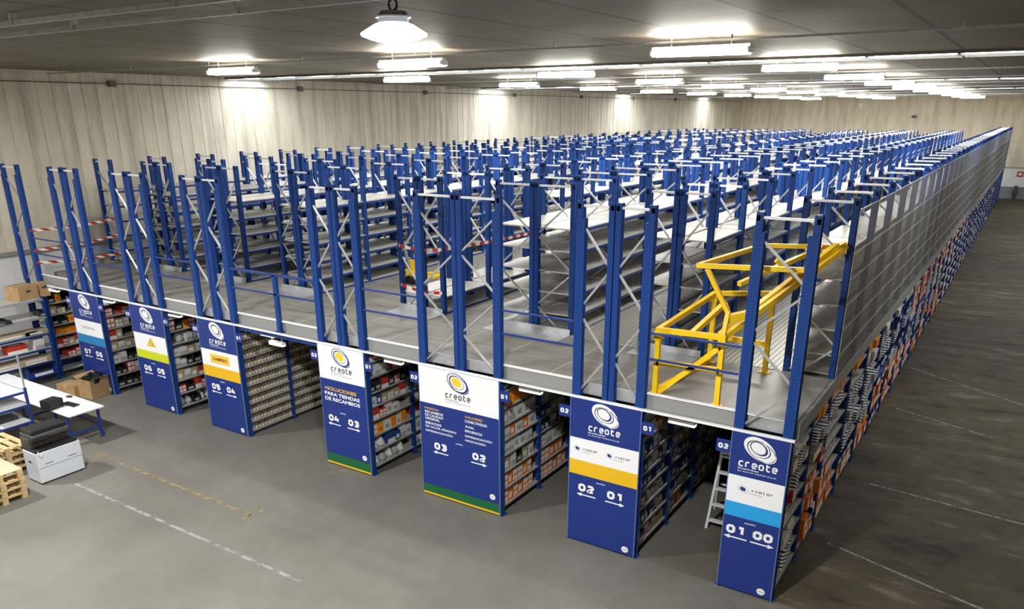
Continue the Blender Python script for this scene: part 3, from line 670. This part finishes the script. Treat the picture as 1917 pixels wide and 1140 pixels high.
# aisle 00 face of the 01/00 rack: striped parcels, orange cartons, blue bins
def fill1(y0, y1, li, kinds, wr, fr, hr=(.5, .95), dep=(.26, .36), over=.10, zone=''): fill(1, y0, y1, li, kinds, wr, fr, hr, dep, over, zone)
fill1(0, 1.3, 1, ['stripe'], (.3, .36), .9, zone='near end')
fill1(0, 1.2, 2, ['white'], (.3, .4), .6, zone='near end'); fill1(0, 1.25, 3, ['bluebin', 'white'], (.36, .44), .9, over=.2, zone='near end'); fill1(0, 1.2, 4, ['red'], (.16, .2), .3, zone='near end')
fill1(0, .7, 5, ['stripe'], (.2, .24), .8, zone='near end'); fill1(0, 1.3, 6, ['stripe', 'tan'], (.26, .32), .8, zone='near end'); fill1(0, 1.2, 7, ['white'], (.7, .9), 1, (.3, .4), zone='near end')
fill1(1.3, 2.5, 0, ['orange'], (.16, .2), .8, zone='second bay'); fill1(1.3, 2.5, 1, ['bluebin', 'white', 'orange'], (.26, .4), .8, zone='second bay'); fill1(1.3, 2.5, 2, ['orange'], (.16, .2), .9, zone='second bay'); fill1(1.3, 2.5, 3, ['orange', 'white'], (.2, .3), .8, zone='second bay')
fill1(1.3, 2.5, 4, ['grey', 'red'], (.2, .3), .6, zone='second bay'); fill1(1.3, 2.5, 5, ['black', 'tan'], (.22, .3), .7, zone='second bay'); fill1(1.3, 2.5, 6, ['stripe', 'bluebin'], (.3, .36), .9, over=.2, zone='second bay'); fill1(1.6, 2.4, 7, ['amber'], (.2, .24), .9, (.8, .95), zone='second bay')
for bi in range(2, 38):
    y0 = 2.5+1.7*(bi-2); y1 = y0+1.7; far = bi > 12; zn = 'bays beyond the second' if bi < 6 else ('middle bays' if bi < 13 else 'far bays')
    if bi >= 37: break
    wr = (.34, .5) if bi < 6 else ((.38, .52) if not far else (.7, 1.0))
    base = ['stripe', 'bluebin', 'white', 'navy'] if bi < 14 else ['navy', 'white', 'grey', 'black', 'tan']
    for li in range(8):
        ov, fr = .05, .92
        if y0 > 30: kk = ['navy', 'white', 'grey', 'black', 'tan', 'stripe']
        elif li in (0, 1): kk = ['orange', 'orange', 'orange', 'amber', 'bluebin'] if y0 < 24 else ['navy', 'orange', 'white']
        elif y0 < 4.1: kk = {2: ['orange'], 3: ['stripe', 'grey'], 4: ['stripe'], 5: ['grey', 'white'], 6: ['stripe'], 7: ['amber']}[li]; fr = .8
        elif y0 < 7.5: kk = {2: ['stripe'], 3: ['stripe'], 4: ['stripe'], 5: ['stripe', 'bluebin'], 6: ['grey', 'white'], 7: ['amber']}[li]; ov = .12; fr = .95 if li < 6 else .5
        elif y0 < 12: kk = {2: ['orange'], 3: ['navy', 'stripe'], 4: ['bluebin'], 5: ['stripe'], 6: ['stripe', 'bluebin'], 7: ['white']}[li]; ov = .12
        else: kk = {2: ['stripe', 'orange'], 3: ['navy', 'stripe', 'bluebin'], 4: ['stripe', 'white', 'navy'], 5: ['orange', 'stripe'], 6: ['orange'], 7: ['orange']}[li]
        fill1(y0, y1, li, ([random.choice(kk)] if bi < 20 else kk), wr, fr, over=ov, hr=(.75, .98), dep=(.26, .35), zone=zn)

# ------------------------------------------------------------------ yellow pallet gate standing on the mezzanine
t = thing('pallet_gate', 'yellow steel pallet gate of square tube standing on the mezzanine corner', 'gate', (1.5, 1.2, ZD+.012))
def Y(*pts): return tuple(a-b_ for a, b_ in zip(pts, (1.5, 1.2, ZD+.012)))
s = .075
for nm, (x, y, zt) in (('leg', (.99, .25, 3.78)), ('leg', (1.97, .25, 3.84)), ('leg', (2.12, 2.2, 4.12)), ('leg', (1.15, 2.25, 4.0))):
    lg = MB().bar(Y(x, y, ZD+.012), Y(x, y, zt), s).box(*[q for ax in zip(Y(x-.055, y-.055, zt-.1), Y(x+.055, y+.055, zt+.03)) for q in ax]).build(nm, M_YEL, t)
    MB().box(*[q for ax in zip(Y(x-.09, y-.07, ZD+.012), Y(x+.09, y+.07, ZD+.024)) for q in ax]).build('foot_plate', M_YEL, lg)
def bars(nm, L, w_=s): 
    for a, b_ in L: MB().bar(Y(*a), Y(*b_), w_).build(nm, M_YEL, t)
bars('lower_frame_bar', [((.95, .25, 3.83), (2.02, .25, 3.86)), ((.99, .25, 3.83), (1.15, 2.25, 4.03)), ((1.15, 2.25, 4.03), (2.12, 2.2, 4.15)), ((1.97, .25, 3.86), (2.12, 2.2, 4.15)), ((.99, .25, 3.32), (1.97, .25, 3.36)), ((1.15, 2.25, 3.3), (2.12, 2.2, 3.3)), ((1.5, .25, 3.84), (1.62, 1.3, 4.1))])
bars('floor_rail', [((.99, .25, 2.86), (1.15, 2.25, 2.86)), ((1.06, .25, 2.86), (1.95, .25, 3.72))])
bars('side_channel', [((1.97, .3, 3.86), (3.06, 2.3, 4.93)), ((1.90, .34, 3.86), (2.96, 2.3, 4.98))], .085)
bars('upper_frame_bar', [((1.50, .3, 4.84), (3.02, .34, 4.92)), ((1.83, 2.3, 4.88), (3.10, 2.3, 4.96)), ((1.50, .3, 4.84), (1.83, 2.3, 4.88)), ((2.05, .5, 4.60), (2.75, 2.25, 4.93))], .065)
bars('strut', [((1.62, .35, 4.80), (1.98, .35, 4.2)), ((2.35, 1.2, 4.86), (2.7, 1.5, 4.5)), ((1.97, .25, 3.86), (1.98, .35, 4.22)), ((1.98, .35, 4.2), (1.62, 1.3, 4.1)), ((2.2, 1.9, 4.1), (2.6, 1.9, 4.45))], .06)
bars('hinge_plate', [((2.0, .36, 4.12), (2.22, .5, 4.18)), ((2.9, 2.2, 4.86), (3.08, 2.32, 5.0))], .11)

# ------------------------------------------------------------------ aluminium stepladder in aisle 01
t = thing('stepladder', 'aluminium stepladder standing half hidden behind the 01/00 sign panel', 'ladder', (1.62, 1.6, 0))
for x in (-.02, .52):
    MB().bar((x-.02, -.02, 0), (x+.08 if x < 0 else x-.04, .16, 1.42), .045).build('stile', M_ALU, t); MB().bar((x-.14 if x < 0 else x+.02, .75, 0), (x+.04 if x < 0 else x, .24, 1.35), .04).build('rear_stile', M_ALU, t)
for k in range(5): z = .14+.3*k; MB().box(-.02+.02*k, .52-.02*k, -.02+.034*k, .07+.034*k, z, z+.03).build('tread', M_ALU, t)
MB().box(.03, .48, .14, .32, 1.40, 1.44).build('top_platform', M_ALU, t); MB().bar((.02, .4, .7), (.5, .4, .7), .03).bar((0, .6, .3), (.54, .6, .3), .03).build('rear_brace', M_ALU, t)

# ------------------------------------------------------------------ barrier tape, pallet jack on the mezzanine
def tape(pts, label, m_=M_TAPE, g=None):
    b = MB()
    for a, c in zip(pts, pts[1:]):
        a, c = Vector(a), Vector(c)
        n = 6
        for k in range(n):
            p, q = a.lerp(c, k/n), a.lerp(c, (k+1)/n)
            sg = lambda f: .05*math.sin(PI*f)
            pz, qz = p.z-sg(k/n), q.z-sg((k+1)/n)
            b.quad([(p.x, p.y, pz-.035), (q.x, q.y, qz-.035), (q.x, q.y, qz+.035), (p.x, p.y, pz+.035)])
    o = b.build('barrier_tape', m_); md = o.modifiers.new('thickness', 'SOLIDIFY'); md.thickness = .001; return tag(o, label, 'tape', g)
tape([(-16.48, .0, 4.02), (-16.45, 2.42, 4.08)], 'red and white barrier tape at far left, topmost of three strands', M_TAPEY)
tape([(-16.48, -.0, 3.50), (-16.45, 2.42, 3.62)], 'red and white barrier tape at far left, middle of three strands', M_TAPEY)
tape([(-16.48, .0, 3.18), (-16.45, 2.42, 3.10)], 'red and white barrier tape at far left, lowest of three strands', M_TAPEY)
tape([(-5.98, 2.46, 4.20), (-4.84, 2.46, 4.20), (-4.78, 7.5, 4.14)], 'red and white barrier tape strung above the yellow pallet jack and along the rack')
tape([(-5.98, 2.46, 3.34), (-4.84, 2.46, 3.28)], 'low red and white barrier tape between two blue posts by the pallet jack')
t = thing('pallet_jack', 'yellow hand pallet jack parked on the mezzanine in the wide aisle', 'pallet jack', (-7.5, 4.7, ZD), rz=-.25)
b = MB()
for s_ in (-.19, .19): b.box(s_-.075, s_+.075, .1, 1.25, .1, .16)
b.build('fork', M_YEL, t)
MB().box(-.25, .25, -.05, .12, .1, .34).quad([(-.1, .02, .34), (.1, .02, .34), (.06, -.02, .62), (-.06, -.02, .62)]).box(-.07, .07, -.1, .02, .3, .6).build('pump_body', M_YEL, t)
MB().bar((0, -.08, .35), (0, -.28, 1.1), .045).build('handle_shaft', M_GALV, t); MB().path([(-.0, -.28, 1.1), (-.14, -.3, 1.16), (-.12, -.33, 1.3), (.12, -.33, 1.3), (.14, -.3, 1.16), (0, -.28, 1.1)], .02).build('handle_grip', M_BLK, t)
for s_ in (-.09, .09): MB().tube((s_-.03, -.1, .1), (s_+.03, -.1, .1), .1, n=16).build('steer_wheel', M_BLK, t)
for s_ in (-.19, .19): MB().tube((s_-.05, 1.1, .05), (s_+.05, 1.1, .05), .05, n=12).build('load_wheel', M_BLK, t)

# ------------------------------------------------------------------ lower left: shelving, boxes, bench, copier, pallets
t = thing('storage_rack', 'low blue and grey shelf unit at far left with a cardboard box on top', 'rack', (-17.1, -3.78, 0))
zs = [.22, .58, .95, 1.35, 1.80, 2.28]
for x in (.03, .77):
    for y in (.05, 1.9, 3.62): link('upright', post_mesh(.06, .06, 0, 2.32, 'low_upright'), t, (x, y, 0))
for i, z in enumerate(zs):
    for y0, y1 in ((.05, 1.9), (1.9, 3.65)):
        b = MB(); shelf_into(b, 0, .8, 0, y1-y0, 0, True); b.build('shelf', [M_SHELF, M_GALV if z > 1.7 else M_BLUE], t, (0, y0, z))
def cbox(x, y, z, dx, dy, dz, label, rz=0, m_=None, cat='box', flaps=False, tape=True):
    t = thing('cardboard_box', label, cat, (x, y, z), rz=rz); m_ = m_ or M_CARD
    if flaps:
        w = .006; MB().box(-dx/2, dx/2, -dy/2, -dy/2+w, 0, dz).box(-dx/2, dx/2, dy/2-w, dy/2, 0, dz).box(-dx/2, -dx/2+w, -dy/2, dy/2, 0, dz).box(dx/2-w, dx/2, -dy/2, dy/2, 0, dz).box(-dx/2, dx/2, -dy/2, dy/2, 0, w).build('carton_body', m_, t)
        for s1 in (-1, 1): MB().quad([(s1*dx/2, -dy/2, dz), (s1*dx/2, dy/2, dz), (s1*(dx/2+.12), dy/2, dz+.06), (s1*(dx/2+.12), -dy/2, dz+.06)]).build('flap', m_, t).modifiers.new('thickness', 'SOLIDIFY').thickness = .005
    else:
        MB().box(-dx/2, dx/2, -dy/2, dy/2, 0, dz).build('carton_body', m_, t, bevel=.004)
        if tape: MB().box(-.03, .03, -dy/2-.001, dy/2+.001, dz, dz+.002).box(-.03, .03, -dy/2-.002, -dy/2, dz-.08, dz).box(-.03, .03, dy/2, dy/2+.002, dz-.08, dz).build('tape_strip', mat('packing_tape', (.55, .40, .18), .3), t)
        MB().box(dx/2, dx/2+.002, -.06, .06, dz*.55, dz*.7).build('hand_hole', M_DGREY, t)
    return t
cbox(-16.62, -.46, 2.282, .55, .55, .36, 'large cardboard box sitting on top of the far left shelf unit', .15)
cbox(-16.50, .02, 2.282, .22, .26, .4, 'small upright cardboard box beside the large box on the shelf unit', 0)
cbox(-14.72, -.62, 0, .62, .42, .32, 'low brown cardboard box on the floor in front of the 07/06 panel', .2)
bb = cbox(-14.18, -.34, 0, .5, .55, .5, 'open brown cardboard box holding a black bag, by the 07/06 panel', .12, flaps=True)
rn = random.Random(5); b = MB().lathe([(.05, 0), (.23, .02), (.28, .12), (.22, .22), (.10, .28), (.01, .30)], n=16)
b.v = [(x*(1+rn.uniform(-.25, .25)), y*(1+rn.uniform(-.25, .25)), z+rn.uniform(-.03, .05) if z > .05 else z) for x, y, z in b.v]
tag(b.build('plastic_bag', mat('black_bin_bag', (.008, .008, .009), .25), loc=(-14.18, -.34, .30)), 'crumpled black plastic bag stuffed in the open cardboard box', 'bag')
# goods on the far left unit
items = [('black', -16.45, -1.5, 1.80, .5, .9, .07), ('tan', -16.45, -1.1, 1.35, .3, 1.3, .12), ('tan', -16.45, -.45, 1.35, .3, .6, .10), ('red', -16.5, -1.0, .95, .3, .5, .2), ('white', -16.45, -.45, .95, .3, .25, .26), ('grey', -16.5, -2.0, .95, .35, .6, .2), ('tan', -16.45, -1.0, .58, .4, 1.5, .14), ('tan', -16.5, -2.6, .58, .4, 1.2, .2), ('bluebin', -16.42, -.55, .22, .45, .8, .26), ('white', -16.42, -1.4, .22, .4, .3, .2), ('black', -16.45, -.2, 1.8, .3, .2, .14)]
for k, x, y, z, dx, dy, h in items: put(k, x, y, z+.001, dx, dy, h, 'lying on the %s shelf of the far left shelf unit' % lvw[zs.index(z)])
# packing bench
t = thing('work_bench', 'white-topped packing bench with blue steel legs behind the copier', 'bench', (-13.2, -2.15, 0))
MB().box(-2.3, 1.95, -.38, .42, .72, .75).build('bench_top', mat('white_laminate', (.80, .80, .79), .35), t, bevel=.004)
for x in (-2.1, -.2, 1.75):
    for y in (-.33, .36): MB().bar((x, y, 0), (x, y, .72), .05).box(x-.05, x+.05, y-.05, y+.05, 0, .008).build('leg', M_BLUE, t)
    MB().bar((x, -.33, .68), (x, .36, .68), .05).bar((x, -.33, .25), (x, .36, .25), .04).build('cross_bar', M_BLUE, t)
MB().bar((-2.1, .36, .3), (1.75, .36, .3), .04).build('rail', M_BLUE, t)
def flat(nm, x, y, z, dx, dy, dz, m_, label, cat, rz=0):
    o = MB().box(-dx/2, dx/2, -dy/2, dy/2, 0, dz).build(nm, m_, loc=(x, y, z), bevel=min(.004, dz*.3)); o.rotation_euler = (0, 0, rz); return tag(o, label, cat)
flat('keyboard', -11.95, -2.1, .75, .42, .16, .025, M_BLK, 'black keyboard lying on the white bench near its right end', 'keyboard', .1)
flat('mouse_pad', -12.35, -2.3, .75, .24, .18, .006, M_DGREY, 'dark mouse pad on the white bench', 'mouse pad', .2)
flat('paper_sheet', -11.75, -2.38, .75, .3, .21, .003, M_WHITE, 'white paper sheet on the near edge of the bench', 'paper', .1)
flat('label_scanner', -12.45, -1.85, .75, .12, .06, .04, M_DGREY, 'small dark hand scanner on the bench', 'scanner', .4)
# blue order picking trolley frame left of the copier
t = thing('shelf_trolley', 'blue steel frame shelf with white trays at the left picture edge', 'shelf', (-12.6, -3.3, 0))
for x in (-1.3, .55):
    for y in (-.30, .38): MB().bar((x, y, 0), (x, y, 1.38), .05).build('post', M_BLUE, t)
for z in (.62, 1.0, 1.3):
    MB().box(-1.3, .55, -.28, .36, z, z+.02).build('shelf', mat('white_laminate', (.8,)*3), t)
    MB().bar((-1.3, -.30, z-.02), (.55, -.30, z-.02), .045).bar((-1.3, .38, z-.02), (.55, .38, z-.02), .045).bar((.55, -.3, z-.02), (.55, .38, z-.02), .045).build('rail', M_BLUE, t)
MB().bar((.55, .38, 1.36), (.55, .38, 2.1), .03).build('extension_tube', M_GALV, t)
for i, (x, y, z, m_) in enumerate([(-12.4, -3.2, 1.02, M_GALV), (-12.9, -3.25, 1.02, M_BLK), (-12.5, -3.25, .64, M_DGREY), (-13.1, -3.2, .64, M_WHITE)]):
    flat('paper_tray', x, y, z+.001, .34, .4, .08, m_, ['grey paper tray on the middle trolley shelf', 'black tray on the middle trolley shelf', 'dark tray on the lowest trolley shelf', 'white stack of paper on the lowest trolley shelf'][i], 'tray')
# copier cabinet: white body, black multifunction printer on top
t = thing('office_copier', 'white office copier with black scanner top standing beside the pallets', 'copier', (-10.27, -3.44, 0))
wc = mat('copier_white_plastic', (.62, .64, .67), .4)
MB().box(-.27, .23, -.44, .44, .03, .66).build('cabinet', wc, t, bevel=.012)
MB().box(-.25, .21, -.42, .42, 0, .03).build('plinth', M_BLK, t)
b = MB()
for yy in (-.22, .24): b.box(.23, .233, yy-.08, yy+.08, .40, .412)
b.box(-.10, .0, -.443, -.44, .42, .46); b.build('handle_recess', M_DGREY, t); MB().box(.2301, .2325, -.43, .43, .338, .344).build('drawer_gap', M_DGREY, t)
MB().box(-.29, .22, -.43, .40, .66, .71).build('paper_deck', M_BLK, t, bevel=.01)
b = MB().box(-.30, .02, -.42, .36, .71, .92); b.build('print_unit', M_DGREY, t, bevel=.015)
sb_ = MB().box(-.32, .20, -.40, .32, .92, 1.0).build('scanner_bed', M_DGREY, t, bevel=.015)
MB().box(-.31, .10, -.38, .30, 1.0, 1.09).build('document_feeder', M_BLK, sb_, bevel=.02); MB().box(.10, .21, -.42, -.1, .90, .97).build('control_panel', M_BLK, t, bevel=.008)
MB().path([(.23, -.38, .70), (.27, -.40, .66), (.27, -.36, .60), (.235, -.30, .64)], .006).build('cable', M_WHITE, t)
flat('desk_phone', -12.1, -2.42, .75, .3, .34, .2, M_BLK, 'black box-shaped device on the bench behind the copier', 'device', .2)
# pallets
def pallet(x, y, z, rz, label):
    t = thing('wooden_pallet', label, 'pallet', (x, y, z), 'stacked wooden pallets', rz)
    for q in (-.35, 0, .35): MB().box(-.6, .6, q-.05, q+.05, 0, .022).build('bottom_board', M_WOOD, t)
    for q in (-.35, 0, .35):
        for p in (-.53, 0, .53): MB().box(p-.07, p+.07, q-.05, q+.05, .022, .10).build('block', M_WOOD, t)
    for p in (-.53, 0, .53): MB().box(p-.07, p+.07, -.4, .4, .10, .122).build('cross_board', M_WOOD, t)
    for q in (-.345, -.17, 0, .17, .345): MB().box(-.6, .6, q-.055, q+.055, .122, .144).build('deck_board', M_WOOD, t)
nm = ['bottom', 'second', 'third', 'fourth', 'top']
for k in range(4): pallet(-10.37+.01*((k*7) % 3), -4.67, .145*k, .03*((k % 3)-1)*.5, 'pale wooden pallet, %s of the front stack at the left edge' % (nm[k] if k < 3 else 'top'))
tag(MB().box(-.6, .6, -.4, .4, 0, .018).build('plywood_sheet', M_CARD2, loc=(-10.37, -4.67, .581)), 'thin pale board lying on the pallet stack', 'board')
for k in range(4): pallet(-11.6, -3.95, .145*k, 0, 'pale wooden pallet, %s of the rear stack behind the blue frame' % (nm[k] if k < 3 else 'top'))
# paint marks on the floor
def mark(x0, y0, x1, y1, w_, m_, label):
    d = Vector((x1-x0, y1-y0, 0)); n = Vector((-d.y, d.x, 0)).normalized()*w_/2
    o = MB().quad([(x0-n.x, y0-n.y, .002), (x1-n.x, y1-n.y, .002), (x1+n.x, y1+n.y, .002), (x0+n.x, y0+n.y, .002)]).build('floor_marking', m_); return tag(o, label, 'floor line')
def worn(name, col, dens):
    m, h = newmat(name, .6); v, x, y, z = h.xyz(); h.b.inputs['Base Color'].default_value = (*col, 1)
    f = h.ramp(h.noise(v, 7, 5, .7), [(dens, (0, 0, 0)), (dens+.2, (1, 1, 1))])
    tr = h.n('ShaderNodeBsdfTransparent'); mx = h.n('ShaderNodeMixShader'); h.l(f, mx.inputs[0]); h.l(tr.outputs[0], mx.inputs[1]); h.l(h.b.outputs[0], mx.inputs[2]); h.l(mx.outputs[0], h.nt.nodes['Material Output'].inputs[0]); return m
WY, WG = worn('worn_yellow_paint', (.27, .21, .11), .36), worn('worn_white_chalk', (.27, .26, .24), .34)
mark(-9.58, -3.49, -3.22, -3.48, .07, WG, 'long worn whitish line across the open floor')
mark(-10.8, -2.44, -5.57, -2.47, .08, WY, 'long faded yellow line parallel to the racks')
mark(-5.56, -2.2, -5.6, -2.65, .08, WY, 'short faded yellow line closing the end of the long one')
mark(-5.45, -.15, -5.75, -.5, .08, WY, 'short faded yellow stroke near the 04/03 panel foot')
for i, (x0, y0, x1, y1) in enumerate([(3.4, 13.5, 6.2, 11.7), (3.5, 9.8, 5.7, 8.9), (3.6, 5.0, 6.6, 4.7), (3.5, 2.2, 6.0, 1.4)]):
    mark(x0, y0, x1, y1, .05, WG, 'thin pale line on the dark side aisle floor, %s' % ['farthest', 'second farthest', 'second nearest', 'nearest'][i])
